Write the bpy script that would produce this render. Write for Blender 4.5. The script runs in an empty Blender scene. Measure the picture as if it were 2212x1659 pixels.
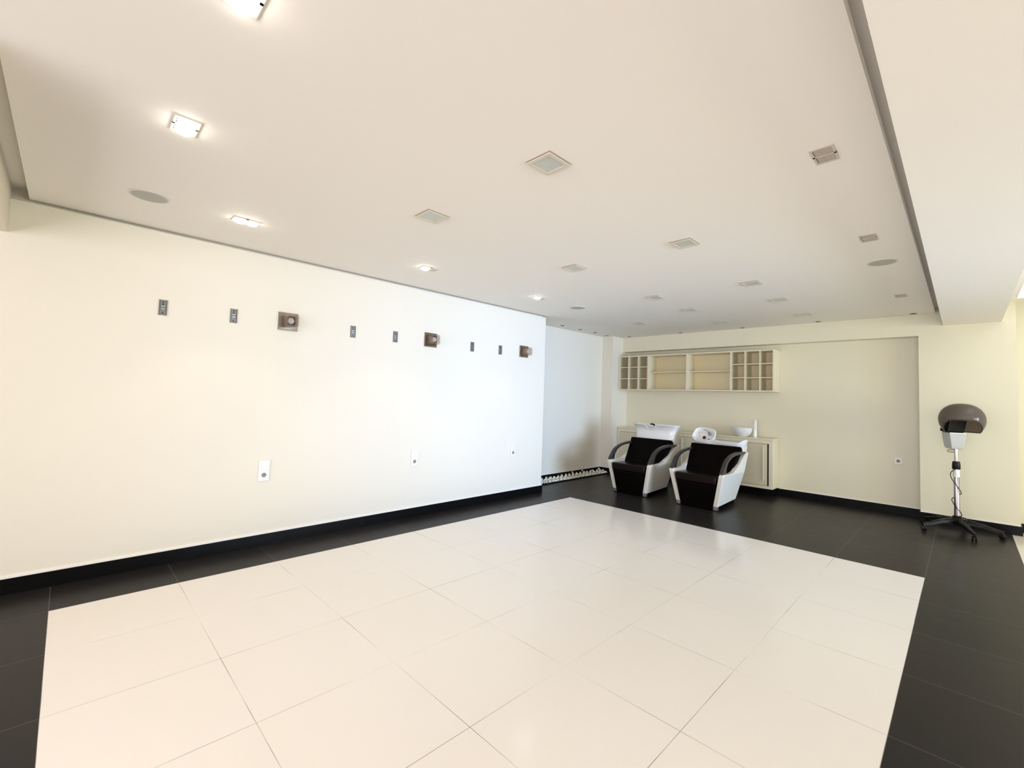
import bpy, bmesh, math, random
from mathutils import Vector, Matrix
random.seed(7)
PI = math.pi
S = bpy.context.scene
C = S.collection

# ------------------------------------------------------------------ camera
cam_d = bpy.data.cameras.new('camera')
cam = bpy.data.objects.new('camera', cam_d); C.objects.link(cam)
_r = Vector((0.7192184530, 0.6940771171, 0.0313332461))
_u = Vector((0.0130908401, -0.0586272539, 0.9981941069))
_f = Vector((-0.6946606702, 0.7175095124, 0.0512518554))
M = Matrix((( _r.x, _u.x, -_f.x, 0), (_r.y, _u.y, -_f.y, 0), (_r.z, _u.z, -_f.z, 1.3266), (0, 0, 0, 1)))
cam.matrix_world = M
cam_d.sensor_fit = 'HORIZONTAL'; cam_d.sensor_width = 36
cam_d.lens = 967.05 / 2212 * 36
cam_d.shift_x = -41.53 / 2212
cam_d.shift_y = -20.25 / 2212
cam_d.clip_start = 0.02
S.camera = cam

# ------------------------------------------------------------------ world, view, large lights
w = bpy.data.worlds.new('world'); S.world = w; w.use_nodes = True
bg = w.node_tree.nodes['Background']
bg.inputs[0].default_value = (0.75, 0.86, 1.0, 1); bg.inputs[1].default_value = 0.15
S.view_settings.view_transform = 'Standard'; S.view_settings.look = 'None'
S.view_settings.gamma = 1.0; S.view_settings.use_curve_mapping = False
S.view_settings.exposure = 0.06

def area(name, loc, size, size_y, power, color, direction, spread=180):
    d = bpy.data.lights.new(name, 'AREA'); d.shape = 'RECTANGLE'; d.size = size; d.size_y = size_y
    d.energy = power; d.color = color; d.spread = math.radians(spread)
    o = bpy.data.objects.new(name, d); C.objects.link(o); o.location = loc
    o.rotation_euler = Vector(direction).to_track_quat('-Z', 'Y').to_euler()
    return o
XR = 5.0          # right wall
YB = -3.2         # wall behind the camera
# daylight through the inferred right shop window, plus added fill behind the camera
area('window_daylight_right', (XR + 0.12, 4.3, 1.25), 3.4, 2.0, 108, (1.0, 0.96, 0.64), (-1, 0, 0.0), 90)
area('window_skylight_right', (XR + 0.14, 4.3, 1.25), 3.4, 2.0, 66, (0.08, 0.34, 1.0), (-1, 0, 0.0), 50)
area('added_fill_front', (0.2, YB - 0.12, 1.25), 6.2, 2.1, 284, (0.98, 0.892, 0.965), (0, 1, 0.08))  # added fill light; no window is known behind the camera

# ------------------------------------------------------------------ materials
def new_mat(name):
    m = bpy.data.materials.new(name); m.use_nodes = True
    return m, m.node_tree, m.node_tree.nodes['Principled BSDF']
def mat(name, col, rough=0.5, metal=0.0, var=0.0, scale=8.0, bump=0.0, bscale=60.0, spec=0.5, coat=0.0):
    m, nt, p = new_mat(name)
    p.inputs['Roughness'].default_value = rough; p.inputs['Metallic'].default_value = metal
    p.inputs['Specular IOR Level'].default_value = spec
    if coat: p.inputs['Coat Weight'].default_value = coat; p.inputs['Coat Roughness'].default_value = 0.1
    tc = nt.nodes.new('ShaderNodeTexCoord')
    n = nt.nodes.new('ShaderNodeTexNoise'); n.inputs['Scale'].default_value = scale; n.inputs['Detail'].default_value = 4
    nt.links.new(tc.outputs['Object'], n.inputs['Vector'])
    mx = nt.nodes.new('ShaderNodeMix'); mx.data_type = 'RGBA'
    mx.inputs[6].default_value = (*[c * (1 - var) for c in col], 1)
    mx.inputs[7].default_value = (*[min(1, c * (1 + var)) for c in col], 1)
    nt.links.new(n.outputs['Fac'], mx.inputs[0]); nt.links.new(mx.outputs[2], p.inputs['Base Color'])
    if bump:
        n2 = nt.nodes.new('ShaderNodeTexNoise'); n2.inputs['Scale'].default_value = bscale; n2.inputs['Detail'].default_value = 3
        nt.links.new(tc.outputs['Object'], n2.inputs['Vector'])
        b = nt.nodes.new('ShaderNodeBump'); b.inputs['Strength'].default_value = bump; b.inputs['Distance'].default_value = 0.01
        nt.links.new(n2.outputs['Fac'], b.inputs['Height']); nt.links.new(b.outputs['Normal'], p.inputs['Normal'])
    return m
def emit(name, col, s):
    m, nt, p = new_mat(name)
    p.inputs['Base Color'].default_value = (0.9, 0.9, 0.9, 1)
    p.inputs['Emission Color'].default_value = (*col, 1); p.inputs['Emission Strength'].default_value = s
    return m
def tinted(name, tint, body, fac, rough=0.05):
    """see-through plastic or glass: clear tinted body with a glossy skin"""
    m, nt, p = new_mat(name)
    p.inputs['Base Color'].default_value = (*body, 1); p.inputs['Roughness'].default_value = rough
    t = nt.nodes.new('ShaderNodeBsdfTransparent'); t.inputs['Color'].default_value = (*tint, 1)
    mx = nt.nodes.new('ShaderNodeMixShader'); mx.inputs[0].default_value = fac
    out = [n for n in nt.nodes if n.type == 'OUTPUT_MATERIAL'][0]
    nt.links.new(t.outputs[0], mx.inputs[1]); nt.links.new(p.outputs[0], mx.inputs[2]); nt.links.new(mx.outputs[0], out.inputs[0])
    return m

WALL = mat('cream_wall_paint', (0.83, 0.775, 0.655), 0.6, var=0.015, scale=1.5, bump=0.05, bscale=90, spec=0.3)
WALL_B = mat('warm_cream_wall_paint', (0.81, 0.77, 0.61), 0.6, var=0.015, scale=1.5, bump=0.05, bscale=90, spec=0.3)
CEIL = mat('ceiling_paint', (0.94, 0.89, 0.81), 0.7, var=0.012, scale=1.2, bump=0.03, bscale=70, spec=0.2)
BLACK_TILE = mat('black_skirting_tile', (0.004, 0.004, 0.004), 0.3, var=0.2, scale=6, spec=0.12)
SKIRTLINE = mat('white_skirting_line', (0.9, 0.88, 0.84), 0.5)  # thin white line along the top of the skirting
LAMINATE = mat('cream_laminate', (0.80, 0.73, 0.55), 0.4, var=0.015, scale=3)
BACKPANEL = mat('shelf_back_laminate', (0.84, 0.74, 0.48), 0.5, var=0.02, scale=3)
DOORM = mat('cabinet_door_laminate', (0.70, 0.635, 0.47), 0.35, var=0.02, scale=2)
HANDLE = mat('pale_handle', (0.86, 0.82, 0.68), 0.3)
DARKGAP = mat('dark_gap', (0.01, 0.01, 0.01), 0.7)  # shade in door gaps, holes and recesses, put in as colour; also lamp holders
CERAMIC = mat('white_ceramic', (0.86, 0.86, 0.85), 0.12, var=0.01, coat=0.5)
CHROME = mat('chrome', (0.55, 0.53, 0.55), 0.12, metal=1.0)
SATIN = mat('satin_steel', (0.42, 0.41, 0.39), 0.35, metal=1.0, var=0.05, scale=30)
BRUSH = mat('galvanised_steel', (0.20, 0.19, 0.165), 0.45, metal=0.5, var=0.10, scale=60)
BRONZE = mat('bronze_mirror_plate', (0.30, 0.25, 0.19), 0.15, metal=1.0, var=0.15, scale=12)
GLASS = tinted('clear_lamp_glass', (0.86, 0.80, 0.76), (0.55, 0.45, 0.40), 0.20, 0.03)
BULB = tinted('frosted_capsule', (0.8, 0.76, 0.70), (0.75, 0.7, 0.62), 0.55, 0.2)
WHITEPL = mat('white_plastic', (0.85, 0.84, 0.80), 0.35, var=0.01)
SOCKET = mat('socket_recess', (0.30, 0.28, 0.25), 0.5)
FRAMEW = mat('light_frame_white', (0.70, 0.64, 0.52), 0.4, var=0.03)
FROST = mat('frosted_light_glass', (0.60, 0.62, 0.56), 0.3, var=0.10, scale=25)
PLATE = mat('light_plate', (0.64, 0.57, 0.48), 0.5, var=0.03)
HOLDER = mat('lamp_reflector', (0.50, 0.44, 0.36), 0.45, var=0.15, scale=40)
SPK = mat('speaker_mesh', (0.52, 0.51, 0.45), 0.7, var=0.10, scale=300, bump=0.3, bscale=500)
SPKRIM = mat('speaker_rim', (0.76, 0.72, 0.64), 0.5)
LAMPON = emit('lit_lamp', (1.0, 0.94, 0.86), 26)
SHELLW = mat('chair_shell_white', (0.76, 0.72, 0.63), 0.28, var=0.01, coat=0.15)
LEATHER = mat('black_brown_leather', (0.0022, 0.0010, 0.0008), 0.5, var=0.25, scale=12, bump=0.10, bscale=180, spec=0.045)
SEATL = mat('seat_leather', (0.006, 0.0022, 0.0012), 0.30, var=0.3, scale=14, bump=0.06, bscale=180, spec=0.12)
ARMM = mat('grey_armrest', (0.036, 0.031, 0.028), 0.35, var=0.1, scale=12)
RUBBER = mat('black_plastic', (0.005, 0.005, 0.005), 0.35, var=0.1, spec=0.2)
HOOD = tinted('smoked_hood', (0.62, 0.56, 0.50), (0.21, 0.175, 0.15), 0.50, 0.08)
HOODEDGE = mat('hood_edge', (0.06, 0.045, 0.038), 0.25)
GREYPL = mat('light_grey_plastic', (0.52, 0.54, 0.52), 0.4, var=0.03)
GREYD = mat('mid_grey_plastic', (0.42, 0.40, 0.34), 0.45, var=0.03)
STONE = mat('white_pebble', (0.90, 0.85, 0.72), 0.7, var=0.12, scale=9, bump=0.2, bscale=25)
PANE = tinted('window_glass', (0.95, 0.97, 0.97), (0.8, 0.85, 0.85), 0.06, 0.03)
ALU = mat('window_frame_metal', (0.25, 0.25, 0.25), 0.4, metal=0.6)

def floor_material():
    """one floor: 60 cm tiles, a white field and a white strip set in dark slate tiles"""
    m, nt, p = new_mat('tiled_floor')
    N = nt.nodes; L = nt.links
    g = N.new('ShaderNodeNewGeometry'); sep = N.new('ShaderNodeSeparateXYZ'); L.new(g.outputs['Position'], sep.inputs[0])
    X, Y = sep.outputs[0], sep.outputs[1]
    def mth(op, a, b=None, c=None):
        n = N.new('ShaderNodeMath'); n.operation = op
        for i, v in enumerate((a, b, c)):
            if v is None: continue
            if isinstance(v, (int, float)): n.inputs[i].default_value = v
            else: L.new(v, n.inputs[i])
        return n.outputs[0]
    def inside(v, lo, hi): return mth('MULTIPLY', mth('GREATER_THAN', v, lo), mth('LESS_THAN', v, hi))
    def dist_line(v, off, step=0.6):      # distance to the nearest joint
        t = mth('DIVIDE', mth('SUBTRACT', v, off), step)
        fr = mth('FRACT', t)
        return mth('MULTIPLY', mth('MINIMUM', fr, mth('SUBTRACT', 1.0, fr)), step)
    field = mth('MULTIPLY', inside(X, -3.842, -0.242), inside(Y, 0.0, 4.8))
    strip = mth('GREATER_THAN', X, 0.358)
    white = mth('MAXIMUM', field, strip)
    d = mth('MINIMUM', dist_line(X, -3.842), dist_line(Y, 0.0))
    joint_w = mth('LESS_THAN', d, 0.0016); joint_d = mth('LESS_THAN', d, 0.0018)
    # per tile tone
    vx = mth('FLOOR', mth('DIVIDE', mth('ADD', X, 3.842), 0.6)); vy = mth('FLOOR', mth('DIVIDE', Y, 0.6))
    cmb = N.new('ShaderNodeCombineXYZ'); L.new(vx, cmb.inputs[0]); L.new(vy, cmb.inputs[1])
    wn = N.new('ShaderNodeTexWhiteNoise'); wn.noise_dimensions = '2D'; L.new(cmb.outputs[0], wn.inputs['Vector'])
    # soft clouding and the patchy dirt that makes a joint show or vanish
    n1 = N.new('ShaderNodeTexNoise'); n1.inputs['Scale'].default_value = 2.2; n1.inputs['Detail'].default_value = 5; L.new(g.outputs['Position'], n1.inputs['Vector'])
    n2 = N.new('ShaderNodeTexNoise'); n2.inputs['Scale'].default_value = 1.7; n2.inputs['Detail'].default_value = 2; L.new(g.outputs['Position'], n2.inputs['Vector'])
    n3 = N.new('ShaderNodeTexNoise'); n3.inputs['Scale'].default_value = 9; n3.inputs['Detail'].default_value = 8; n3.inputs['Roughness'].default_value = 0.7
    mp = N.new('ShaderNodeMapping'); mp.inputs['Scale'].default_value = (0.5, 2.2, 1); L.new(g.outputs['Position'], mp.inputs[0]); L.new(mp.outputs[0], n3.inputs['Vector'])
    def mixc(f, a, b):
        n = N.new('ShaderNodeMix'); n.data_type = 'RGBA'
        if isinstance(f, (int, float)): n.inputs[0].default_value = f
        else: L.new(f, n.inputs[0])
        for i, v in ((6, a), (7, b)):
            if isinstance(v, tuple): n.inputs[i].default_value = (*v, 1)
            else: L.new(v, n.inputs[i])
        return n.outputs[2]
    wc = mixc(n1.outputs['Fac'], (0.89, 0.835, 0.765), (0.92, 0.865, 0.79))
    wc = mixc(mth('MULTIPLY', wn.outputs['Value'], 0.10), wc, (0.84, 0.80, 0.68))
    jm = mth('MULTIPLY', joint_w, mth('MINIMUM', mth('MAXIMUM', mth('MULTIPLY', mth('SUBTRACT', n2.outputs['Fac'], 0.40), 3.5), 0.08), 0.75))
    wc = mixc(jm, wc, (0.22, 0.19, 0.15))
    dc = mixc(n3.outputs['Fac'], (0.0085, 0.0072, 0.0062), (0.025, 0.021, 0.0185))
    dc = mixc(mth('MULTIPLY', wn.outputs['Value'], 0.35), dc, (0.034, 0.032, 0.030))
    dc = mixc(mth('MULTIPLY', joint_d, 0.45), dc, (0.20, 0.18, 0.16))
    L.new(mixc(white, dc, wc), p.inputs['Base Color'])
    rg = mth('ADD', mth('MULTIPLY', white, 0.16), mth('MULTIPLY', mth('SUBTRACT', 1.0, white), mth('ADD', 0.25, mth('MULTIPLY', n3.outputs['Fac'], 0.16))))
    L.new(rg, p.inputs['Roughness'])
    L.new(mth('ADD', 0.11, mth('MULTIPLY', white, 0.39)), p.inputs['Specular IOR Level'])
    b = N.new('ShaderNodeBump'); b.inputs['Strength'].default_value = 0.25; b.inputs['Distance'].default_value = 0.002
    h = mth('SUBTRACT', mth('MULTIPLY', mth('MULTIPLY', n3.outputs['Fac'], 0.5), mth('SUBTRACT', 1.0, white)), mth('MULTIPLY', mth('MULTIPLY', joint_d, 0.6), mth('SUBTRACT', 1.0, white)))
    L.new(h, b.inputs['Height']); L.new(b.outputs['Normal'], p.inputs['Normal'])
    return m
FLOOR = floor_material()

# ------------------------------------------------------------------ mesh helpers
def box(bm, a, b, taper=None):
    vs = [bm.verts.new((x, y, z)) for x in (a[0], b[0]) for y in (a[1], b[1]) for z in (a[2], b[2])]
    for f in ((0, 1, 3, 2), (4, 6, 7, 5), (0, 4, 5, 1), (2, 3, 7, 6), (0, 2, 6, 4), (1, 5, 7, 3)):
        bm.faces.new([vs[i] for i in f])
    return vs
def cbox(bm, c, s, rot=None):
    vs = box(bm, [-s[i] / 2 for i in range(3)], [s[i] / 2 for i in range(3)])
    for v in vs: v.co = (rot @ v.co if rot else v.co) + Vector(c)
    return vs
def prism(bm, pts, axis, lo, hi):
    """closed outline pts (2D) extruded along an axis; axis 0: (y,z), 1: (x,z), 2: (x,y)"""
    def P(p, t):
        q = [0, 0, 0]; k = [i for i in range(3) if i != axis]; q[k[0]], q[k[1]] = p; q[axis] = t; return q
    A = [bm.verts.new(P(p, lo)) for p in pts]; B = [bm.verts.new(P(p, hi)) for p in pts]
    bm.faces.new(A); bm.faces.new(B[::-1])
    n = len(pts)
    for i in range(n): bm.faces.new((A[i], B[i], B[(i + 1) % n], A[(i + 1) % n]))
    return A + B
def lathe(bm, prof, seg=24, c=(0, 0, 0), rot=None, sx=1, sy=1, cap=True):
    rings = []
    for r, z in prof:
        rings.append([bm.verts.new((r * sx * math.cos(2 * PI * i / seg), r * sy * math.sin(2 * PI * i / seg), z)) for i in range(seg)])
    for a, b in zip(rings, rings[1:]):
        for i in range(seg): bm.faces.new((a[i], a[(i + 1) % seg], b[(i + 1) % seg], b[i]))
    if cap:
        bm.faces.new(rings[0][::-1]); bm.faces.new(rings[-1])
    for rg in rings:
        for v in rg: v.co = (rot @ v.co if rot else v.co) + Vector(c)
    return rings
def tube(bm, pts, r, seg=10):
    pts = [Vector(p) for p in pts]; rings = []
    for i, p in enumerate(pts):
        d = (pts[min(i + 1, len(pts) - 1)] - pts[max(i - 1, 0)]).normalized()
        q = d.to_track_quat('Z', 'Y'); rr = r[i] if isinstance(r, (list, tuple)) else r
        rings.append([bm.verts.new(p + q @ Vector((rr * math.cos(2 * PI * k / seg), rr * math.sin(2 * PI * k / seg), 0))) for k in range(seg)])
    for a, b in zip(rings, rings[1:]):
        for k in range(seg): bm.faces.new((a[k], a[(k + 1) % seg], b[(k + 1) % seg], b[k]))
    bm.faces.new(rings[0][::-1]); bm.faces.new(rings[-1])
def smooth_pts(pts, n=6):
    """Catmull-Rom through pts"""
    P = [Vector(p) for p in pts]; P = [P[0] * 2 - P[1]] + P + [P[-1] * 2 - P[-2]]; out = []
    for i in range(1, len(P) - 2):
        for k in range(n):
            t = k / n; a, b, c, d = P[i - 1:i + 3]
            out.append(0.5 * ((2 * b) + (c - a) * t + (2 * a - 5 * b + 4 * c - d) * t * t + (3 * b - a - 3 * c + d) * t ** 3))
    out.append(P[-2]); return out
def obj(name, bm, m, parent=None, bevel=0.0, smooth=False, bseg=2, loc=(0, 0, 0), rot=(0, 0, 0), subsurf=0, label=None, kind=None):
    bmesh.ops.recalc_face_normals(bm, faces=bm.faces)
    me = bpy.data.meshes.new(name); bm.to_mesh(me); bm.free()
    me.materials.append(m)
    if smooth:
        for p in me.polygons: p.use_smooth = True
        if not subsurf: me.set_sharp_from_angle(angle=math.radians(38))
    o = bpy.data.objects.new(name, me); C.objects.link(o); o.location = loc; o.rotation_euler = rot
    if bevel:
        b = o.modifiers.new('bevel', 'BEVEL'); b.width = bevel; b.segments = bseg; b.limit_method = 'ANGLE'; b.angle_limit = math.radians(40)
    if subsurf:
        s = o.modifiers.new('subsurf', 'SUBSURF'); s.levels = subsurf; s.render_levels = subsurf
    if parent: o.parent = parent
    if label: o['label'] = label
    if kind: o['kind'] = kind
    return o
def BM(): return bmesh.new()
def thing(name, label, cat, loc=(0, 0, 0), rot=(0, 0, 0), group=None):
    o = bpy.data.objects.new(name, None); C.objects.link(o); o.location = loc; o.rotation_euler = rot; o.empty_display_size = 0.1
    o['label'] = label; o['category'] = cat
    if group: o['group'] = group
    return o
def dup(root, loc, label, rot=None):
    r = root.copy(); C.objects.link(r); r.location = loc; r['label'] = label
    if rot is not None: r.rotation_euler = rot
    def rec(a, b):
        for ch in a.children:
            c = ch.copy(); C.objects.link(c); c.parent = b; rec(ch, c)
    kids = list(root.children)
    for ch in kids:
        c = ch.copy(); C.objects.link(c); c.parent = r
        for g in list(ch.children):
            d = g.copy(); C.objects.link(d); d.parent = c
    return r
def struct(name, bm, m, bevel=0.0):
    return obj(name, bm, m, kind='structure', bevel=bevel)
def sbox(name, boxes, m, bevel=0.0):
    bm = BM()
    for a, b in boxes: box(bm, a, b)
    return struct(name, bm, m, bevel)

# ------------------------------------------------------------------ room shell
XL, XA, XC = -4.31, -4.85, -4.62      # long wall, alcove wall, column side
YE, YK, YF, YN = 4.72, 6.90, 7.24, 7.40   # end of long wall, column front, front of back wall, niche back
ZC, ZS, ZB = 2.50, 2.57, 2.343        # dropped ceiling, slab, beam underside
sbox('floor', [((-5.2, YB - 0.2, -0.1), (XR + 0.3, 7.7, 0.0))], FLOOR)
sbox('wall_left', [((-4.86, YB, 0), (XL, YE, 2.480)), ((-4.86, YB, 2.480), (XL - 0.05, YE, ZS))], WALL)
sbox('wall_alcove', [((-5.05, YE, 0), (XA, 7.6, ZS))], WALL)
sbox('wall_column', [((XA, YK, 0), (XC, 7.6, ZS))], WALL)
# back wall: niche between the column and the right pier, lintel above it
NR, NZ = -0.395, 2.235
sbox('wall_back', [((XC, YN, 0), (NR, 7.6, ZS)), ((XC, YF, NZ), (NR, YN, ZS)), ((NR, YF, 0), (0.425, 7.6, 2.7)), ((0.425, 7.45, 0), (XR, 7.6, 2.7))], WALL_B)
sbox('wall_right', [((XR, YB, 0), (XR + 0.2, 2.5, 2.7)), ((XR, 6.1, 0), (XR + 0.2, 7.6, 2.7)), ((XR, 2.5, 2.3), (XR + 0.2, 6.1, 2.7)), ((XR, 2.5, 0), (XR + 0.2, 6.1, 0.15))], WALL)
sbox('wall_front', [((-4.31, YB - 0.2, 0), (-3.0, YB, 2.7)), ((3.3, YB - 0.2, 0), (XR + 0.2, YB, 2.7)), ((-3.0, YB - 0.2, 2.4), (3.3, YB, 2.7)), ((-3.0, YB - 0.2, 0), (3.3, YB, 0.12))], WALL)
# dropped ceiling panel, slab above it, beams
bm = BM(); prism(bm, [(-4.318, -0.24), (-0.236, -0.24), (-0.236, YF - 0.001), (XC + 0.001, YF - 0.001), (XC + 0.001, YK - 0.001), (XA + 0.001, YK - 0.001), (XA + 0.001, YE + 0.012), (-4.318, YE + 0.012)], 2, ZC, ZC + 0.045)
struct('ceiling', bm, CEIL)
sbox('ceiling_slab', [((-4.36, -0.33, ZS), (-0.17, YE, ZS + 0.12)), ((-4.85, YE, ZS), (-0.17, YF, ZS + 0.12)), ((0.315, -0.33, ZS), (XR, 7.45, ZS + 0.12)), ((-4.31, YB, ZS), (XR, -0.33, ZS + 0.12))], CEIL)
sbox('trim_1', [((-0.170, YB, ZB), (0.315, YF, ZS + 0.12))], CEIL)          # long beam
sbox('trim_2', [((XL, -0.75, 2.262), (-2.35, -0.318, ZS))], WALL, 0.004)     # cross beam at the near end
# skirting
sk = 0.012
def skirt(name, a, b):
    o = sbox(name, [(a, b)], BLACK_TILE, 0.002); return o
sbox('baseboard_left', [((XL, YB, 0), (XL + sk, YE + 0.012, 0.098)), ((-4.85, YE, 0), (XL, YE + 0.012, 0.098))], BLACK_TILE)
sbox('baseboard_alcove', [((XA, YE + 0.012, 0), (XA + sk, YK, 0.098)), ((XA + sk, YK - sk, 0), (XC, YK, 0.098)), ((XC, YK - sk, 0), (XC + sk, 7.14, 0.098))], BLACK_TILE)
sbox('baseboard_back', [((-2.013, YN - sk, 0), (NR - sk, YN, 0.10)), ((NR - sk, YF - sk, 0), (NR, YN, 0.10)), ((NR, YF - sk, 0), (0.425, YF, 0.10)), ((0.425, YF - sk, 0), (0.425 + sk, 7.45, 0.10)), ((0.425 + sk, 7.45 - sk, 0), (XR, 7.45, 0.10))], BLACK_TILE)
sbox('trim_3', [((XL, YB, 0.098), (XL + 0.008, YE + 0.008, 0.110))], SKIRTLINE)
sbox('trim_4', [((-1.99, YN - 0.008, 0.10), (NR - 0.008, YN, 0.110)), ((NR, YF - 0.008, 0.10), (0.42, YF, 0.112))], SKIRTLINE)
sbox('trim_5', [((XA, YE, 0.098), (XA + 0.006, YK, 0.105)), ((XA, YK - 0.006, 0.098), (XC, YK, 0.105))], SKIRTLINE)

# windows: inferred one at right, invented one behind the camera for fill light
def window(name, x0, x1, y0, y1, z0, z1, nseg):
    along_y = (y1 - y0) > (x1 - x0)
    bm = BM(); t = 0.05
    if along_y:
        xm = (x0 + x1) / 2
        box(bm, (xm - t / 2, y0, z0), (xm + t / 2, y1, z0 + t)); box(bm, (xm - t / 2, y0, z1 - t), (xm + t / 2, y1, z1))
        for i in range(nseg + 1):
            y = y0 + (y1 - y0 - t) * i / nseg; box(bm, (xm - t / 2, y, z0 + t), (xm + t / 2, y + t, z1 - t))
        w_ = obj(name, bm, ALU, kind='structure')
        bm = BM(); box(bm, (xm - 0.003, y0 + t, z0 + t), (xm + 0.003, y1 - t, z1 - t))
    else:
        ym = (y0 + y1) / 2
        box(bm, (x0, ym - t / 2, z0), (x1, ym + t / 2, z0 + t)); box(bm, (x0, ym - t / 2, z1 - t), (x1, ym + t / 2, z1))
        for i in range(nseg + 1):
            x = x0 + (x1 - x0 - t) * i / nseg; box(bm, (x, ym - t / 2, z0 + t), (x + t, ym + t / 2, z1 - t))
        w_ = obj(name, bm, ALU, kind='structure')
        bm = BM(); box(bm, (x0 + t, ym - 0.003, z0 + t), (x1 - t, ym + 0.003, z1 - t))
    obj('pane', bm, PANE, w_)
window('window_1', XR, XR + 0.1, 2.5, 6.1, 0.15, 2.3, 3)
window('added_window', -3.0, 3.3, YB - 0.1, YB, 0.12, 2.4, 5)  # invented opening that frames the added fill light

# ------------------------------------------------------------------ pebble bed in the alcove
bm = BM(); box(bm, (-4.655, YE + 0.012, 0), (-4.640, YK - sk, 0.018))
o = obj('pebble_tray', bm, RUBBER); o['label'] = 'thin black edging strip holding the pebbles along the alcove wall'; o['category'] = 'edging'
protos = []
for k in range(6):
    bm = BM(); bmesh.ops.create_icosphere(bm, subdivisions=2, radius=1.0)
    ph = [random.uniform(0, 6) for _ in range(4)]
    for v in bm.verts:
        c = v.co; f = 1 + 0.18 * math.sin(2.6 * c.x + ph[0]) + 0.16 * math.sin(3.4 * c.y + ph[1]) + 0.12 * math.sin(3.9 * c.z + ph[2])
        v.co = c * f
    me = bpy.data.meshes.new('pebble')
    bmesh.ops.recalc_face_normals(bm, faces=bm.faces); bm.to_mesh(me); bm.free(); me.materials.append(STONE)
    for p in me.polygons: p.use_smooth = True
    protos.append(me)
def pebble(x, y, z, s):
    o = bpy.data.objects.new('pebble', random.choice(protos)); C.objects.link(o)
    o.location = (x, y, z); o.scale = (s * random.uniform(.8, 1.25), s * random.uniform(.8, 1.25), s * random.uniform(.65, .95))
    o.rotation_euler = (random.uniform(-.4, .4), random.uniform(-.4, .4), random.uniform(0, 6))
    o['label'] = 'whitish pebble lying in the pebble strip along the alcove wall'; o['category'] = 'pebble'; o['group'] = 'pebbles in the alcove strip'
n = 0
y = YE + 0.045
while y < YK - 0.03:
    for x in (-4.812, -4.767, -4.722, -4.677):
        pebble(x + random.uniform(-.006, .006), y + random.uniform(-.01, .01), 0.021, random.uniform(.0175, .0205))
    y += 0.0475
for i in range(64):
    yy = YE + 0.05 + (YK - YE - 0.1) * (i + 0.5 * random.random()) / 64
    pebble((-4.79, -4.74, -4.70)[i % 3] + random.uniform(-.008, .008), yy, 0.056 + random.uniform(0, .004), random.uniform(.016, .020))
for yy in (4.86, 4.90, 5.02, 5.05, 5.10, 6.0, 6.03, 6.3, 6.72, 6.76):
    pebble(random.uniform(-4.80, -4.73), yy, 0.088, random.uniform(.015, .018))

# ------------------------------------------------------------------ wall shelf unit
sx0, sx1, sy0, sy1, sz0, sz1 = -4.612, -1.978, 7.10, YN - 0.002, 1.520, 2.142
t = 0.018
sh = thing('wall_shelf', 'long cream open shelf with pigeonholes hung in the niche above the cabinet', 'shelf', ((sx0 + sx1) / 2, sy1, sz0))
def loc_(o, root): o.location = -Vector(root.location); return o
bm = BM(); box(bm, (sx0, sy0, sz0), (sx1, sy1, sz0 + t)); box(bm, (sx0, sy0, sz1 - t), (sx1, sy1, sz1))
box(bm, (sx0, sy0, sz0 + t), (sx0 + t, sy1, sz1 - t)); box(bm, (sx1 - t, sy0, sz0 + t), (sx1, sy1, sz1 - t))
loc_(obj('frame', bm, LAMINATE, sh), sh)
bm = BM(); box(bm, (sx0 + t, sy1 - 0.012, sz0 + t), (sx1 - t, sy1 - 0.001, sz1 - t)); loc_(obj('back_panel', bm, BACKPANEL, sh, label='yellowish back panel'), sh)
for x in (-4.407, -4.206, -4.012, -3.300, -2.590, -2.382, -2.172):
    d = 0.006 if x in (-4.407, -4.206, -2.382, -2.172) else 0.010
    bm = BM(); box(bm, (x - d, sy0 + 0.002, sz0 + t), (x + d, sy1 - 0.012, sz1 - t)); loc_(obj('divider', bm, LAMINATE, sh), sh)
def shelfboard(x0, x1, z, th=0.012, setb=0.004):
    bm = BM(); box(bm, (x0, sy0 + setb, z - th / 2), (x1, sy1 - 0.012, z + th / 2)); loc_(obj('shelf_board', bm, LAMINATE, sh), sh)
hh = (sz1 - sz0) / 3
for xs in ((sx0 + t, -4.413), (-4.401, -4.212), (-4.200, -4.022), (-2.580, -2.388), (-2.376, -2.178), (-2.166, sx1 - t)):
    for k in (1, 2): shelfboard(xs[0], xs[1], sz0 + hh * k)
shelfboard(-4.002, -3.310, 1.838, 0.014, 0.05); shelfboard(-3.290, -2.600, 1.838, 0.014, 0.05)

# ------------------------------------------------------------------ base cabinet
cx0, cx1, cy0, cz0, cz1 = -4.612, -1.992, 7.10, 0.115, 0.818
cab = thing('base_cabinet', 'low cream cabinet row with flat doors under the wall shelf', 'cabinet', ((cx0 + cx1) / 2, sy1, 0))
bm = BM(); t = 0.05
box(bm, (cx0, cy0, cz0), (cx0 + t, sy1, cz1)); box(bm, (cx1 - t, cy0, cz0), (cx1, sy1, cz1))
box(bm, (cx0 + t, cy0, cz0), (cx1 - t, sy1, cz0 + 0.04)); box(bm, (cx0 + t, cy0, cz1 - 0.055), (cx1 - t, sy1, cz1)); box(bm, (cx0 + t, sy1 - 0.02, cz0 + 0.04), (cx1 - t, sy1, cz1 - 0.055))
loc_(obj('carcass', bm, LAMINATE, cab), cab)
bm = BM(); box(bm, (cx0 + 0.01, cy0 + 0.05, 0), (cx1 - 0.02, sy1, cz0)); loc_(obj('plinth', bm, BLACK_TILE, cab, label='black recessed plinth'), cab)
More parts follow.
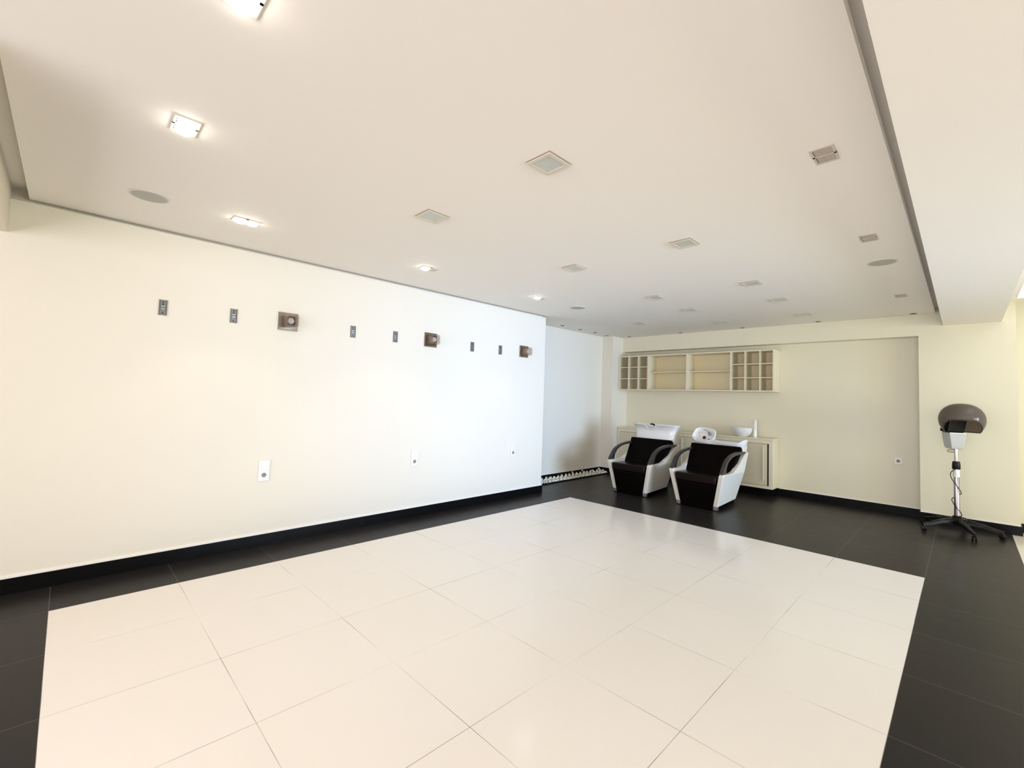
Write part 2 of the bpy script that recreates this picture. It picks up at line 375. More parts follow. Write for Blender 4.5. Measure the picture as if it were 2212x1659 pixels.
bm = BM(); box(bm, (cx0 + t, cy0 + 0.02, cz0 + 0.04), (cx1 - t, cy0 + 0.03, cz1 - 0.055)); loc_(obj('gap_shade_panel', bm, DARKGAP, cab, label='black sheet painting the shade in the gaps around the doors'), cab)  # near-black sheet puts the shade of the door gaps into colour
d0, d1 = cx0 + t + 0.004, cx1 - t - 0.022
nd = 6; dw = (d1 - d0) / nd
for k in range(nd):
    a, b = d0 + k * dw + 0.002, d0 + (k + 1) * dw - 0.002
    bm = BM(); box(bm, (a, cy0 - 0.004, cz0 + 0.044), (b, cy0 + 0.016, cz1 - 0.060))
    dr = loc_(obj('door', bm, DOORM, cab, bevel=0.002), cab)
    hx = (b - 0.045)
    bm = BM(); box(bm, (hx - 0.005, cy0 - 0.020, 0.225), (hx + 0.005, cy0 - 0.012, 0.735)); box(bm, (hx - 0.006, cy0 - 0.014, 0.26), (hx + 0.006, cy0 - 0.004, 0.28)); box(bm, (hx - 0.006, cy0 - 0.014, 0.68), (hx + 0.006, cy0 - 0.004, 0.70))
    obj('handle', bm, HANDLE, dr)
bm = BM(); box(bm, (cx0, cy0 - 0.012, cz1), (cx1 + 0.012, sy1, cz1 + 0.020))
o = obj('countertop', bm, LAMINATE, bevel=0.002); o['label'] = 'thin cream countertop lying on the low cabinet row'; o['category'] = 'countertop'
zt = cz1 + 0.020
# vessel basin
bs = thing('vessel_basin', 'round white vessel basin standing on the countertop', 'basin', (-2.450, 7.215, zt))
bm = BM(); prof = [(0.075, 0.0), (0.082, 0.006), (0.125, 0.035), (0.152, 0.085), (0.160, 0.132), (0.156, 0.136), (0.148, 0.132), (0.138, 0.085), (0.105, 0.040), (0.02, 0.018)]
lathe(bm, prof, 40); obj('bowl', bm, CERAMIC, bs, smooth=True)
bm = BM(); lathe(bm, [(0.018, 0.0185), (0.018, 0.023), (0.012, 0.026)], 16); obj('drain', bm, CHROME, bs, smooth=True, label='chrome drain')
# tall tap
tp = thing('basin_tap', 'tall slim white tap beside the round basin', 'tap', (-2.262, 7.200, zt))
bm = BM(); lathe(bm, [(0.030, 0), (0.030, 0.006), (0.024, 0.010), (0.024, 0.248), (0.021, 0.252)], 24); obj('body', bm, CERAMIC, tp, smooth=True)
bm = BM(); tube(bm, smooth_pts([(-0.018, 0, 0.214), (-0.07, 0, 0.214), (-0.105, 0, 0.210), (-0.128, 0, 0.190)]), 0.012); obj('spout', bm, CERAMIC, tp, smooth=True)
bm = BM(); tube(bm, [(0.004, 0, 0.250), (0.012, 0, 0.282)], 0.007); obj('lever', bm, CERAMIC, tp, smooth=True)

# ------------------------------------------------------------------ switch / socket plates
def combo(label, y, z):
    r = thing('switch_socket_plate', label, 'socket', (XL, y, z), (0, 0, 0), 'switch and socket plates on the left wall')
    bm = BM(); box(bm, (-0.0, -0.043, -0.088), (0.0125, 0.043, 0.088)); obj('plate', bm, WHITEPL, r, bevel=0.003)
    bm = BM()
    box(bm, (0.011, -0.024, 0.038), (0.015, 0.024, 0.062)); obj('switch', bm, WHITEPL, r, bevel=0.0015)
    bm = BM(); vs = box(bm, (0.011, -0.024, 0.012), (0.022, 0.024, 0.036))
    for v in vs:
        if v.co.x > 0.02 and v.co.z > 0.03: v.co.x = 0.015
    obj('switch', bm, WHITEPL, r, bevel=0.001)
    bm = BM(); box(bm, (0.011, -0.026, -0.066), (0.014, 0.026, -0.010)); s_ = obj('socket', bm, WHITEPL, r, bevel=0.001)
    bm = BM(); lathe(bm, [(0.019, 0.0), (0.019, 0.0012)], 24, c=(0.0142, 0, -0.037), rot=Matrix.Rotation(PI / 2, 3, 'Y')); obj('recess', bm, SOCKET, s_, label='grey round socket recess')
    bm = BM()
    for yy, zz in ((-0.009, -0.037), (0.009, -0.037), (0.0, -0.026)): lathe(bm, [(0.0032, 0.0), (0.0032, 0.0015)], 10, c=(0.0155, yy, zz), rot=Matrix.Rotation(PI / 2, 3, 'Y'))
    obj('contacts', bm, DARKGAP, s_)
combo('white switch and socket plate nearest the camera, under the first wall lamp', 1.205, 0.634)
combo('white switch and socket plate below the middle wall lamp', 2.662, 0.632)
combo('white switch and socket plate at the bluish far end of the left wall', 4.140, 0.630)
r = thing('wall_socket', 'single white wall socket in the niche near the hood dryer', 'socket', (-0.612, YN, 0.667))
bm = BM(); box(bm, (-0.042, -0.011, -0.042), (0.042, 0, 0.042)); obj('plate', bm, WHITEPL, r, bevel=0.003)
bm = BM(); lathe(bm, [(0.020, 0), (0.020, 0.0015)], 24, c=(0, -0.0110, 0), rot=Matrix.Rotation(PI / 2, 3, 'X')); obj('recess', bm, SOCKET, r)
bm = BM()
for xx, zz in ((-0.009, 0), (0.009, 0), (0, 0.011)): lathe(bm, [(0.0035, 0.0), (0.0035, 0.0015)], 10, c=(xx, -0.0125, zz), rot=Matrix.Rotation(PI / 2, 3, 'X'))
obj('contacts', bm, DARKGAP, r)

# ------------------------------------------------------------------ steel brackets left on the wall
bl = ['steel mounting bracket farthest left on the wall', 'steel mounting bracket just left of the nearest wall lamp',
      'steel mounting bracket, first to the right of the nearest wall lamp', 'steel mounting bracket just left of the middle wall lamp',
      'steel mounting bracket, first to the right of the middle wall lamp', 'steel mounting bracket just left of the farthest wall lamp']
def bracket(label, y, z):
    r = thing('mounting_bracket', label, 'bracket', (XL, y, z), group='steel brackets on the left wall')
    bm = BM(); w2, h2 = 0.0245, 0.058
    box(bm, (0, -w2 + 0.005, -h2), (0.002, w2 - 0.005, h2))
    for s in (-1, 1): prism(bm, [(0.0, s * (w2 - 0.007)), (0.009, s * (w2 - 0.004)), (0.009, s * w2), (0.0, s * w2)], 2, -h2, h2)
    obj('channel', bm, BRUSH, r)
    bm = BM()
    for zz in (0.010, -0.010): box(bm, (0.002, -0.011, zz - 0.004), (0.007, 0.011, zz + 0.004))
    obj('bridge', bm, SATIN, r, bevel=0.001, label='bright raised bridges')
    bm = BM()
    for zz in (0.042, 0.024, -0.042): lathe(bm, [(0.005, 0), (0.005, 0.0035)], 12, c=(0.001, 0, zz), rot=Matrix.Rotation(PI / 2, 3, 'Y'))
    obj('screw', bm, DARKGAP, r, label='dark screw holes')
    return r
for lb, (y, z) in zip(bl, ((0.462, 1.914), (0.914, 1.920), (1.914, 1.918), (2.370, 1.922), (3.398, 1.923), (3.858, 1.929))): bracket(lb, y, z)

# ------------------------------------------------------------------ wall lamps
def wall_lamp(label, y, z):
    r = thing('wall_lamp', label, 'lamp', (XL, y, z), group='wall lamps on the left wall')
    s = 0.078
    bm = BM(); box(bm, (0, -s, -s), (0.016, s, s)); obj('backplate', bm, BRONZE, r, bevel=0.002)
    # thick glass shade: rounded square tube
    bm = BM()
    def rsq(a, rad, n=5):
        out = []
        for cx, cy, st in ((a - rad, a - rad, 0), (-a + rad, a - rad, 90), (-a + rad, -a + rad, 180), (a - rad, -a + rad, 270)):
            for k in range(n + 1): an = math.radians(st + 90 * k / n); out.append((cx + rad * math.cos(an), cy + rad * math.sin(an)))
        return out
    secs = [(0.016, 0.055, 0.022), (0.112, 0.055, 0.022), (0.118, 0.050, 0.020), (0.118, 0.040, 0.016), (0.030, 0.040, 0.016)]
    rings = [[bm.verts.new((x, q[0], q[1])) for q in rsq(a, rd)] for x, a, rd in secs]
    for A_, B_ in zip(rings, rings[1:]):
        for k in range(len(A_)): bm.faces.new((A_[k], A_[(k + 1) % len(A_)], B_[(k + 1) % len(A_)], B_[k]))
    bm.faces.new(rings[-1]); bm.faces.new(rings[0])
    obj('glass_shade', bm, GLASS, r, smooth=True)
    bm = BM(); lathe(bm, [(0.020, 0.016), (0.020, 0.034), (0.012, 0.036)], 20, rot=Matrix.Rotation(PI / 2, 3, 'Y')); obj('lamp_holder', bm, DARKGAP, r, smooth=True)
    bm = BM(); lathe(bm, [(0.014, 0.036), (0.026, 0.040), (0.028, 0.080), (0.026, 0.088)], 8, rot=Matrix.Rotation(PI / 2, 3, 'Y')); obj('inner_glass', bm, BULB, r, label='faceted frosted inner glass')
wall_lamp('square bronze wall lamp with glass shade, nearest of the three', 1.325, 1.930)
wall_lamp('square bronze wall lamp with glass shade, the middle one of three', 2.802, 1.937)
wall_lamp('square bronze wall lamp with glass shade, at the far end of the wall', 4.285, 1.948)

# ------------------------------------------------------------------ ceiling fittings
def square_light(label, x, y):
    r = thing('recessed_light', label, 'ceiling light', (x, y, ZC), group='square glass ceiling lights')
    def ring(bm, a, b, z0, z1):
        for q in (((-a, -a), (a, -b)), ((-a, b), (a, a)), ((-a, -b), (-b, b)), ((b, -b), (a, b))):
            box(bm, (q[0][0], q[0][1], z0), (q[1][0], q[1][1], z1))
    bm = BM(); ring(bm, 0.084, 0.076, -0.004, 0); obj('outer_frame', bm, PLATE, r)
    bm = BM(); ring(bm, 0.079, 0.058, -0.013, -0.007); obj('inner_frame', bm, FRAMEW, r, bevel=0.0015)
    bm = BM(); box(bm, (-0.074, -0.074, -0.004), (0.074, 0.074, 0)); box(bm, (-0.058, -0.058, -0.009), (0.058, 0.058, -0.004)); box(bm, (-0.07, -0.07, -0.007), (0.07, 0.07, -0.004)); obj('glass', bm, FROST, r, label='grey frosted glass')
G = {(1.6, -1.476): 'square ceiling light nearest the camera', (1.6, -2.50): 'square ceiling light nearest to the lit lamps, left of the nearest one',
     (3.085, -2.495): 'square ceiling light second from the camera in the left column', (3.09, -1.468): 'square ceiling light second from the camera in the right column',
     (4.535, -2.49): 'square ceiling light third from the camera in the left column', (4.53, -1.464): 'square ceiling light third from the camera in the right column',
     (5.40, -2.48): 'square ceiling light fourth from the camera in the left column', (5.42, -1.466): 'square ceiling light fourth from the camera in the right column',
     (5.943, -3.499): 'square ceiling light alone at far left, before the alcove wall', (6.50, -2.498): 'square ceiling light farthest back over the shampoo chairs',
     (6.49, -1.463): 'square ceiling light farthest back, right of the shelf unit'}
for (y, x), lb in G.items(): square_light(lb, x, y)

def double_light(label, x, y, along, lit=False, lamps=2):
    r = thing('double_spotlight', label, 'ceiling light', (x, y, ZC), (0, 0, PI / 2 if along == 'X' else 0), group='double spotlights in the ceiling')
    a, b = 0.047, 0.079
    bm = BM(); z0, z1 = -0.006, 0.0
    box(bm, (-a, -b, z0), (a, -b + 0.012, z1)); box(bm, (-a, b - 0.012, z0), (a, b, z1)); box(bm, (-a, -0.006, z0), (a, 0.006, z1))
    box(bm, (-a, -b + 0.012, z0), (-a + 0.010, b - 0.012, z1)); box(bm, (a - 0.010, -b + 0.012, z0), (a, b - 0.012, z1))
    obj('plate', bm, PLATE, r)
    for k, s in enumerate((-1, 1)):
        c = s * (0.006 + (b - 0.018) / 2)
        hb = (b - 0.018) / 2
        bm = BM(); box(bm, (-a + 0.010, c - hb, -0.002), (a - 0.010, c + hb, 0)); g_ = obj('lamp_recess', bm, DARKGAP, r)
        bm = BM(); box(bm, (-a + 0.013, c - hb + 0.003, -0.005), (a - 0.011, c + hb - 0.005, -0.002)); obj('reflector', bm, HOLDER, g_)
        if lit and (k == 0 or lamps == 2):
            bm = BM(); lathe(bm, [(0.033, -0.006), (0.033, -0.014), (0.025, -0.023), (0.006, -0.027)], 24, c=(0, c, 0), sy=1.06)
            obj('lamp', bm, LAMPON, r, smooth=True, label="glowing lamp")
    return r
double_light('lit double ceiling spotlight above the left of the room, with a bare plate edge', -2.503, 0.300, 'X', True)
double_light('lit double ceiling spotlight glaring near the first speaker', -3.600, 0.800, 'Y', True)
double_light('small lit double ceiling spotlight above the middle wall lamp', -3.575, 2.275, 'Y', True, 1)
double_light('lit double ceiling spotlight farthest away, near the end of the left wall', -3.568, 3.785, 'Y', True, 1)
double_light('lit ceiling spotlight cut by the top edge of the photo', -1.520, 0.300, 'X', True)
double_light('unlit double ceiling spotlight nearest the camera, beside the beam slot', -0.452, 2.382, 'Y')
double_light('unlit double ceiling spotlight beside the beam, just before the speaker', -0.459, 3.768, 'Y')
double_light('unlit double ceiling spotlight beside the beam, beyond the speaker', -0.455, 5.917, 'Y')

def speaker(label, x, y):
    r = thing('ceiling_speaker', label, 'speaker', (x, y, ZC), group='round ceiling speakers')
    bm = BM()
    lathe(bm, [(0.100, 0.0), (0.100, -0.004), (0.096, -0.006), (0.088, -0.006), (0.086, -0.001)], 48); obj('rim', bm, SPKRIM, r, smooth=True)
    bm = BM(); lathe(bm, [(0.087, -0.006), (0.070, -0.008), (0.02, -0.0085)], 48); obj('grille', bm, SPK, r, smooth=True, label='grey mesh grille')
speaker('round ceiling speaker nearest the camera, at the left', -3.614, 0.284)
speaker('round ceiling speaker above the end of the left wall', -3.552, 4.490)
speaker('round ceiling speaker beside the beam', -0.457, 4.478)

def mini(label, x, y):
    r = thing('small_downlight', label, 'ceiling light', (x, y, ZC), group='small round downlights along the far walls')
    bm = BM(); lathe(bm, [(0.042, 0.0), (0.042, -0.003), (0.034, -0.004)], 24); obj('rim', bm, SPKRIM, r, smooth=True)
    bm = BM(); lathe(bm, [(0.033, -0.0035), (0.033, -0.0052), (0.02, -0.0055)], 24); obj('lamp_opening', bm, DARKGAP, r, label='dark opening')
for lb, x, y in (('small round downlight over the pebble strip, nearest the camera', -4.625, 5.462), ('small round downlight over the pebble strip, second from the camera', -4.622, 5.925),
                 ('small round downlight over the pebble strip, third from the camera', -4.622, 6.345), ('small round downlight over the pebble strip, farthest from the camera', -4.66, 6.76),
                 ('small round downlight in the far left corner beside the column', -4.40, 7.10), ('small round downlight above the middle of the shelf unit', -3.428, 7.13),
                 ('small round downlight above the right pigeonholes of the shelf unit', -2.428, 7.13), ('small round downlight above the bare right part of the niche', -1.433, 7.13),
                 ('small round downlight next to the far end of the beam', -0.432, 7.12)): mini(lb, x, y)

# backlit ceiling panel right of the beam
r = thing('ceiling_light_panel', 'bright white ceiling light panel at the right edge beyond the beam', 'ceiling light', (0.9, 6.2, ZS))
bm = BM(); box(bm, (-0.48, -0.80, -0.016), (0.48, 0.80, 0)); obj('frame', bm, WHITEPL, r)
bm = BM(); box(bm, (-0.475, -0.795, -0.020), (0.475, 0.795, -0.016)); obj('diffuser', bm, emit('panel_diffuser', (0.95, 0.98, 1.0), 1.2), r, label='glowing white diffuser')

# ------------------------------------------------------------------ shampoo chairs
def side_x(z):   # outer half width grows from foot to arm
    return 0.268 + (0.358 - 0.268) * min(1, max(0, (z - 0.04) / 0.42))
def shampoo_chair(label, x, y, tipped):
    r = thing('shampoo_chair', label, 'salon chair', (x, y, 0), (0, 0, 0), 'shampoo chairs in front of the cabinet')
    prof = smooth_pts([(0.045, 0.462, 0), (0.21, 0.452, 0), (0.37, 0.466, 0), (0.53, 0.534, 0), (0.66, 0.610, 0), (0.76, 0.662, 0), (0.84, 0.685, 0)], 4)
    outline = [(0.055, 0.050), (0.012, 0.430), (0.020, 0.452)] + [(p[0], p[1]) for p in prof] + [(0.875, 0.680), (0.870, 0.655), (0.735, 0.430), (0.655, 0.110), (0.640, 0.075)]
    for s in (-1, 1):
        bm = BM()
        vs = prism(bm, outline, 0, 0.0, 0.058)
        for v in vs:
            zz = v.co.z; xo = side_x(zz); v.co.x = s * (xo - v.co.x)
        obj('side_panel', bm, SHELLW, r, bevel=0.008, bseg=3)
        # foot
        bm = BM(); vs = box(bm, (s * 0.212, 0.058, 0.008), (s * 0.264, 0.11, 0.056)); ft = obj('foot', bm, SATIN, r, bevel=0.003, label='square chrome foot')
        bm = BM(); box(bm, (s * 0.214, 0.060, 0.0), (s * 0.262, 0.108, 0.008)); obj('foot_pad', bm, RUBBER, ft)
        # armrest band
        top = smooth_pts([(0.012, 0.462, 0), (0.07, 0.535, 0), (0.15, 0.610, 0), (0.29, 0.668, 0), (0.45, 0.694, 0), (0.60, 0.702, 0), (0.72, 0.695, 0), (0.83, 0.688, 0)], 4)
        low = smooth_pts([(0.125, 0.458, 0), (0.150, 0.535, 0), (0.215, 0.600, 0), (0.33, 0.642, 0), (0.45, 0.660, 0), (0.58, 0.666, 0), (0.70, 0.660, 0), (0.78, 0.668, 0)], 4)
        bm = BM(); ol = [(p[0], p[1]) for p in top] + [(p[0], p[1]) for p in low][::-1]
        a, b = sorted((s * 0.300, s * 0.346))
        prism(bm, ol, 0, a, b)
        obj('armrest', bm, ARMM, r, bevel=0.009, bseg=3, label='curved dark grey armrest')
    # seat cushion
    bm = BM(); vs = box(bm, (-0.268, 0.0, 0.318), (0.268, 0.50, 0.428))
    for v in vs:
        if v.co.y > 0.3: v.co.z -= 0.02
        if v.co.z < 0.35: v.co.x *= 0.97
    obj('seat', bm, SEATL, r, bevel=0.022, bseg=4, smooth=True)
    # skirt
    bm = BM(); vs = box(bm, (-0.250, 0.015, 0.004), (0.250, 0.60, 0.316))
    for v in vs:
        if v.co.z < 0.1: v.co.x *= 0.80; v.co.y += 0.03 if v.co.y < .3 else 0
    obj('skirt', bm, LEATHER, r, bevel=0.008)
    bm = BM(); tube(bm, [(-0.252, 0.010, 0.312), (0.252, 0.010, 0.312)], 0.005, 8); obj('piping', bm, SEATL, r, smooth=True)
    # backrest, leaning
    bm = BM()
    A_ = [(-0.295, 0.375, 0.405), (0.295, 0.375, 0.405), (0.345, 0.650, 0.770), (-0.345, 0.650, 0.770)]
    nrm = Vector((0, 0.365, -0.275)).normalized() * 0.085
    F_ = [bm.verts.new(p) for p in A_]; B_ = [bm.verts.new(Vector(p) + nrm) for p in A_]
    bm.faces.new(F_); bm.faces.new(B_[::-1])
    for k in range(4): bm.faces.new((F_[k], F_[(k + 1) % 4], B_[(k + 1) % 4], B_[k]))
    obj('backrest', bm, LEATHER, r, bevel=0.022, bseg=4, smooth=True)
    # black pedestal and white rear shell
    bm = BM(); box(bm, (-0.20, 0.60, 0.0), (0.20, 0.84, 0.60)); obj('pedestal', bm, RUBBER, r, bevel=0.02)
    bm = BM(); vs = box(bm, (-0.335, 0.755, 0.44), (0.335, 0.925, 0.925 if not tipped else 0.79))
    for v in vs:
        if v.co.z < 0.6: v.co.x *= 0.92
    obj('rear_shell', bm, SHELLW, r, bevel=0.03, bseg=4, smooth=True)
    # ceramic bowl: rings of a rounded rectangle from outer foot to rim and down inside
    bm = BM(); nseg = 220
    def ring(hw, y0, y1, z, p=4.0, notch=0.0, tilt=0.0, horn=0.0):
        out = []
        cy = (y0 + y1) / 2; hy = (y1 - y0) / 2
        for i in range(nseg):
            a = 2 * PI * i / nseg; c, s_ = math.cos(a), math.sin(a)
            X_ = hw * math.copysign(abs(c) ** (2 / p), c); Y_ = cy + hy * math.copysign(abs(s_) ** (2 / p), s_)
            Z_ = z
            if Y_ < cy:
                k = ((cy - Y_) / hy) ** 0.5; g_ = 1 / (1 + math.exp((abs(X_ + 0.03) - 0.075) / 0.012))
                Z_ -= notch * k * g_; Y_ += abs(notch) * 0.4 * k * g_
            Z_ += horn * max(0, abs(X_) / hw - 0.8) * 5
            Z_ += tilt * (Y_ - y0)
            out.append(bm.verts.new((X_, Y_, Z_)))
        return out
    if not tipped:
        R_ = [ring(0.31, 0.705, 0.90, 0.735), ring(0.318, 0.705, 0.91, 0.78), ring(0.322, 0.722, 0.92, 0.83), ring(0.332, 0.728, 0.93, 0.88, notch=0.01), ring(0.352, 0.712, 0.94, 0.930, notch=0.045),
              ring(0.368, 0.682, 0.945, 0.958, notch=0.060), ring(0.372, 0.672, 0.950, 0.968, notch=0.062), ring(0.366, 0.678, 0.946, 0.976, notch=0.062), ring(0.352, 0.700, 0.930, 0.966, notch=0.060), ring(0.330, 0.745, 0.90, 0.90, notch=0.01), ring(0.27, 0.78, 0.87, 0.84)]
    else:
        R_ = [ring(0.30, 0.70, 0.90, 0.700), ring(0.320, 0.690, 0.91, 0.73), ring(0.340, 0.672, 0.93, 0.765, notch=-0.01), ring(0.356, 0.645, 0.94, 0.786, notch=-0.022, horn=0.045),
              ring(0.358, 0.640, 0.94, 0.798, notch=-0.024, horn=0.052), ring(0.350, 0.652, 0.935, 0.804, notch=-0.024, horn=0.045), ring(0.335, 0.675, 0.92, 0.790, notch=-0.02, horn=0.02), ring(0.315, 0.70, 0.90, 0.760), ring(0.27, 0.74, 0.87, 0.74)]
    for a_, b_ in zip(R_, R_[1:]):
        for i in range(nseg): bm.faces.new((a_[i], a_[(i + 1) % nseg], b_[(i + 1) % nseg], b_[i]))
    bm.faces.new(R_[0]); bm.faces.new(R_[-1])
    bowl = obj('wash_bowl', bm, CERAMIC, r, smooth=True, label='white ceramic hair wash bowl')
    if not tipped:
        bm = BM(); tube(bm, smooth_pts([(-0.085, 0.775, 0.972), (-0.06, 0.775, 0.976), (-0.03, 0.775, 0.970), (-0.01, 0.775, 0.955)]), [0.006] + [0.011] * 8 + [0.013] * 9 + [0.009])
        obj('sprayer', bm, RUBBER, bowl, smooth=True, label='black hand sprayer')
    else:
        # inner basin tipped up towards the sitter, faucet deck on its right
        rot = Matrix.Rotation(math.radians(52), 3, 'X') @ Matrix.Rotation(math.radians(-8), 3, 'Z')
        bm = BM(); cc = Vector((-0.205, 0.765, 0.875)); ns = 48
        def rr(hx, hy, z, p=3.2, dx=0):
            o_ = []
            for i in range(ns):
                a = 2 * PI * i / ns; c, s_ = math.cos(a), math.sin(a)
                hxx = hx * (1 + 0.18 * math.copysign(abs(s_) ** (2 / p), s_) * -0.0)
                o_.append(bm.verts.new(cc + 1.1 * rot @ Vector((dx + hxx * math.copysign(abs(c) ** (2 / p), c), hy * math.copysign(abs(s_) ** (2 / p), s_), z))))
            return o_
        Q = [rr(0.08, 0.06, -0.115), rr(0.115, 0.08, -0.10), rr(0.135, 0.098, -0.03), rr(0.146, 0.108, 0.0), rr(0.147, 0.109, 0.010), rr(0.138, 0.100, 0.014), rr(0.122, 0.085, -0.005, dx=-0.005), rr(0.10, 0.065, -0.06, dx=-0.008), rr(0.05, 0.03, -0.075, dx=-0.01)]
        for a_, b_ in zip(Q, Q[1:]):
            for i in range(ns): bm.faces.new((a_[i], a_[(i + 1) % ns], b_[(i + 1) % ns], b_[i]))
        bm.faces.new(Q[0]); bm.faces.new(Q[-1])
        obj('tipped_basin', bm, CERAMIC, bowl, smooth=True, label='basin tipped up with its inside showing')
        def at(p): return cc + rot @ Vector(p)
        bm = BM(); lathe(bm, [(0.020, 0), (0.022, 0.010), (0.014, 0.016)], 18, c=at((-0.02, -0.005, -0.070)), rot=rot); obj('drain', bm, RUBBER, bowl, smooth=True, label='black drain')
        bm = BM(); lathe(bm, [(0.021, 0), (0.021, 0.035), (0.016, 0.042)], 18, c=at((0.055, 0.045, -0.04)), rot=rot)
        tube(bm, smooth_pts([at((0.055, 0.045, 0.0)), at((0.052, 0.04, 0.03)), at((0.02, 0.06, 0.04)), at((-0.02, 0.062, 0.03))]), 0.007, 8); obj('mixer', bm, CHROME, bowl, smooth=True, label='chrome mixer')
        bm = BM(); lathe(bm, [(0.010, 0), (0.010, 0.02)], 12, c=at((0.11, -0.07, 0.005)), rot=rot); obj('plug', bm, RUBBER, bowl, smooth=True)
    return r
shampoo_chair('white and black shampoo chair nearer the alcove, its wide bowl upright', -3.437, 5.565, False)
shampoo_chair('white and black shampoo chair below the basin, its inner bowl tipped up', -2.462, 5.565, True)

# ------------------------------------------------------------------ hood dryer
hx, hy = -0.072, 6.87
hd = thing('hood_dryer', 'hair hood dryer on a chrome pole with black wheeled base', 'hair dryer', (hx, hy, 0))
bm = BM(); lathe(bm, [(0.050, 0.085), (0.055, 0.10), (0.050, 0.150), (0.036, 0.172), (0.028, 0.180)], 24); obj('base_hub', bm, RUBBER, hd, smooth=True)
for k in range(5):
    a = math.radians(292 + 72 * k); rad = 0.345
    d = Vector((math.cos(a), math.sin(a), 0)); n_ = Vector((-d.y, d.x, 0))
    bm = BM(); secs = [(0.03, 0.030, 0.095, 0.150), (0.12, 0.026, 0.095, 0.142), (0.21, 0.022, 0.085, 0.122), (0.28, 0.018, 0.066, 0.098), (rad + 0.012, 0.014, 0.058, 0.080)]
    rg = []
    for q, hw, z0, z1 in secs:
        c0 = d * q
        rg.append([bm.verts.new(c0 + n_ * s * hw * f + Vector((0, 0, z))) for s, f, z in ((-1, 1, z0), (1, 1, z0), (1, 0.9, (z0 + z1) / 2 + .01), (0.5, 0.9, z1), (-0.5, 0.9, z1), (-1, 0.9, (z0 + z1) / 2 + .01))])
    for A_, B_ in zip(rg, rg[1:]):
        for i in range(6): bm.faces.new((A_[i], A_[(i + 1) % 6], B_[(i + 1) % 6], B_[i]))
    bm.faces.new(rg[0]); bm.faces.new(rg[-1])
    lg = obj('leg', bm, RUBBER, hd, smooth=True)
    bm = BM(); cw = d * rad; ax = Matrix.Rotation(a + 1.1, 3, 'Z') @ Matrix.Rotation(PI / 2, 3, 'Y')
    for s in (-1, 1):
        off = (Matrix.Rotation(a + 1.1, 3, 'Z') @ Vector((0.013 * s, 0, 0)))
        lathe(bm, [(0.020, -0.008), (0.0248, -0.005), (0.0248, 0.005), (0.020, 0.008)], 20, c=(cw.x + off.x, cw.y + off.y, 0.025), rot=ax)
    lathe(bm, [(0.008, 0.03), (0.008, 0.066)], 10, c=(cw.x, cw.y, 0)); obj('caster', bm, RUBBER, lg, smooth=True)
bm = BM(); lathe(bm, [(0.0255, 0.175), (0.0255, 0.69)], 24); obj('lower_pole', bm, CHROME, hd, smooth=True)
bm = BM(); lathe(bm, [(0.028, 0.60), (0.0285, 0.68)], 24); obj('tape', bm, WHITEPL, hd, smooth=True, label='whitish tape wrapped round the pole top')
bm = BM(); lathe(bm, [(0.033, 0.685), (0.036, 0.69), (0.035, 0.74), (0.030, 0.768), (0.022, 0.772)], 24); obj('collar', bm, RUBBER, hd, smooth=True, label='black locking collar')
bm = BM(); lathe(bm, [(0.0165, 0.765), (0.0165, 0.93)], 24); obj('upper_pole', bm, CHROME, hd, smooth=True)
# control housing, turned a little to the right
bm = BM()
ro = Matrix.Rotation(math.radians(22), 3, 'Z')
secs = [(0.050, 0.075, 0.905), (0.056, 0.085, 0.93), (0.066, 0.092, 1.01), (0.074, 0.095, 1.085)]
rg = []
for hw, hd_, z in secs:
    rg.append([bm.verts.new(ro @ Vector((x_, y_ + 0.045, z))) for x_, y_ in ((-hw, -hd_), (hw, -hd_), (hw, hd_), (-hw, hd_))])
for A_, B_ in zip(rg, rg[1:]):
    for i in range(4): bm.faces.new((A_[i], A_[(i + 1) % 4], B_[(i + 1) % 4], B_[i]))
bm.faces.new(rg[0]); bm.faces.new(rg[-1])
hs = obj('control_housing', bm, GREYPL, hd, bevel=0.008, bseg=3, smooth=True)
bm = BM(); vs = cbox(bm, (0, -0.050, 1.082), (0.142, 0.012, 0.010)); 
for v in vs: v.co = ro @ v.co
obj('bright_lip', bm, CERAMIC, hs)
bm = BM(); lathe(bm, [(0.018, 0), (0.018, 0.02)], 18, c=(-0.108, 0.05, 1.112), rot=Matrix.Rotation(-PI / 2, 3, 'Y')); obj('knob', bm, RUBBER, hs, smooth=True, label='dark round knob')
bm = BM(); tube(bm, smooth_pts([(-0.01, 0.02, 0.895), (-0.06, 0.03, 0.89), (-0.068, 0.03, 0.875), (-0.05, 0.02, 0.868), (0.0, 0.0, 0.872)]), 0.006); obj('bracket', bm, GREYD, hs, smooth=True)
# smoked hood with an arched opening for the face
bm = BM(); ns, nr = 64, 18
HC = Vector((0.050, -0.035, 1.235))
rings = []
for i in range(nr + 1):
    ring = []
    for k in range(ns):
        a = 2 * PI * k / ns
        front = math.cos(a - math.radians(-86))          # +1 towards the camera
        arch = max(0.0, (front - 0.10) / 0.90)
        lo = -0.82 + 0.80 * math.sin(arch * PI / 2) ** 1.7          # lowest latitude
        v = i / nr; lat = lo + (PI / 2 - lo) * v
        rr_ = math.cos(lat) ** 0.85 if math.cos(lat) > 1e-6 else 0
        ring.append(bm.verts.new(HC + Vector((0.194 * rr_ * math.cos(a), 0.180 * rr_ * math.sin(a), 0.175 * math.sin(lat) if lat > 0 else 0.190 * math.sin(lat)))))
    rings.append(ring)
for A_, B_ in zip(rings, rings[1:]):
    for k in range(ns):
        if (A_[k].co - A_[(k + 1) % ns].co).length > 1e-7:
            try: bm.faces.new((A_[k], A_[(k + 1) % ns], B_[(k + 1) % ns], B_[k]))
            except ValueError: pass
rim_pts = [v.co.copy() for v in rings[0]]
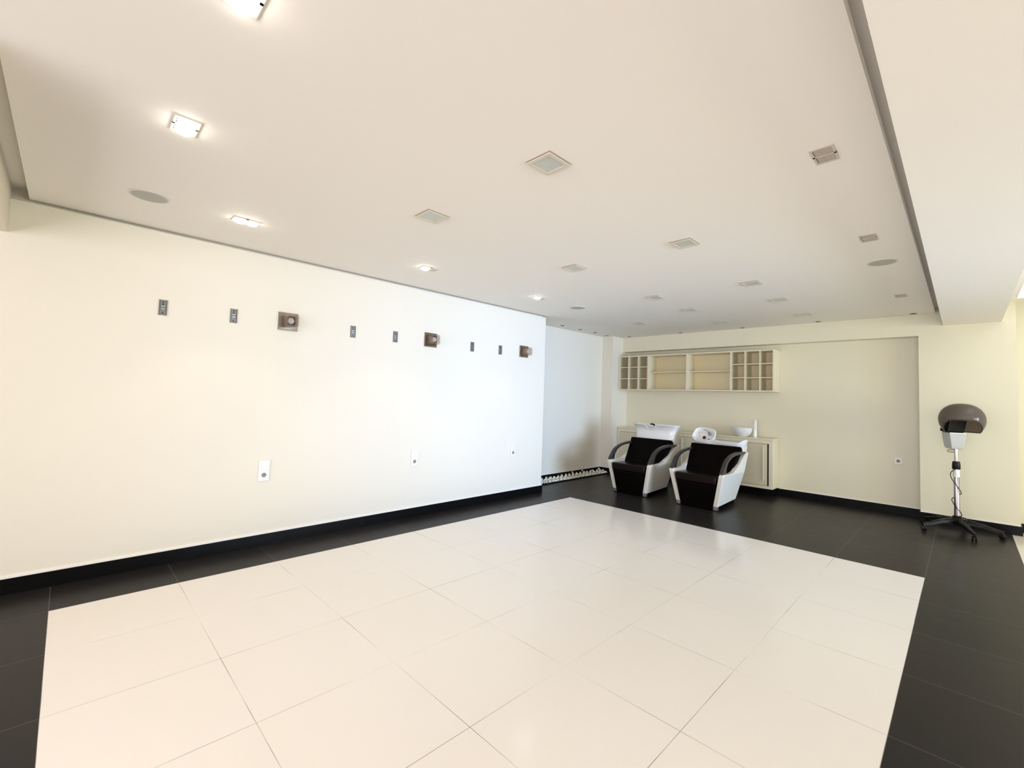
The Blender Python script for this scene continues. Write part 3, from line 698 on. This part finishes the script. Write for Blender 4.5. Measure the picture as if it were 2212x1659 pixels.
bmesh.ops.remove_doubles(bm, verts=bm.verts, dist=1e-5)
hood = obj('hood', bm, HOOD, hd, smooth=True, label='smoked brown plastic hood')
m_ = hood.modifiers.new('solid', 'SOLIDIFY'); m_.thickness = 0.004
bm = BM(); tube(bm, rim_pts + rim_pts[:2], 0.006, 8); obj('hood_rim', bm, HOODEDGE, hood, smooth=True)
bm = BM(); vs = cbox(bm, (-0.005, 0.055, 1.165), (0.15, 0.14, 0.16), ro)
for v in vs: v.co.x += -0.02 + (0.03 if v.co.z > 1.2 else 0.0)
obj('air_outlet', bm, RUBBER, hood, bevel=0.012, label='black air outlet inside the hood')
# tilt hood a little: right side lower
# cable
bm = BM(); tube(bm, smooth_pts([(-0.010, -0.030, 0.69), (-0.045, -0.030, 0.64), (-0.040, -0.035, 0.585), (-0.005, -0.036, 0.52), (0.030, -0.026, 0.455), (0.034, -0.010, 0.42), (0.0, 0.034, 0.39), (-0.036, 0.0, 0.36), (-0.036, -0.014, 0.33), (-0.006, -0.036, 0.27), (0.030, -0.040, 0.225), (0.036, -0.044, 0.19), (0.0, -0.06, 0.168)]), 0.0038, 8)
tube(bm, smooth_pts([(0.02, -0.03, 0.168), (0.055, -0.04, 0.172), (0.085, -0.03, 0.155), (0.11, -0.01, 0.13)]), 0.0038, 8)
obj('cable', bm, RUBBER, hd, smooth=True)

# ------------------------------------------------------------------ lamps' own light
def spot(x, y, p, ang=88, blend=0.35, aim=(0, 0, -1)):
    d = bpy.data.lights.new('ceiling_spot', 'SPOT'); d.energy = p; d.color = (1.0, 0.90, 0.74); d.spot_size = math.radians(ang); d.spot_blend = blend; d.shadow_soft_size = 0.03
    o = bpy.data.objects.new('ceiling_spot', d); C.objects.link(o); o.location = (x, y, ZC - 0.035); o.rotation_euler = Vector(aim).to_track_quat('-Z', 'Y').to_euler()
spot(-3.600, 0.80, 7); spot(-3.575, 2.23, 7); spot(-3.568, 3.74, 6); spot(-2.503, 0.30, 4); spot(-1.52, 0.30, 4)
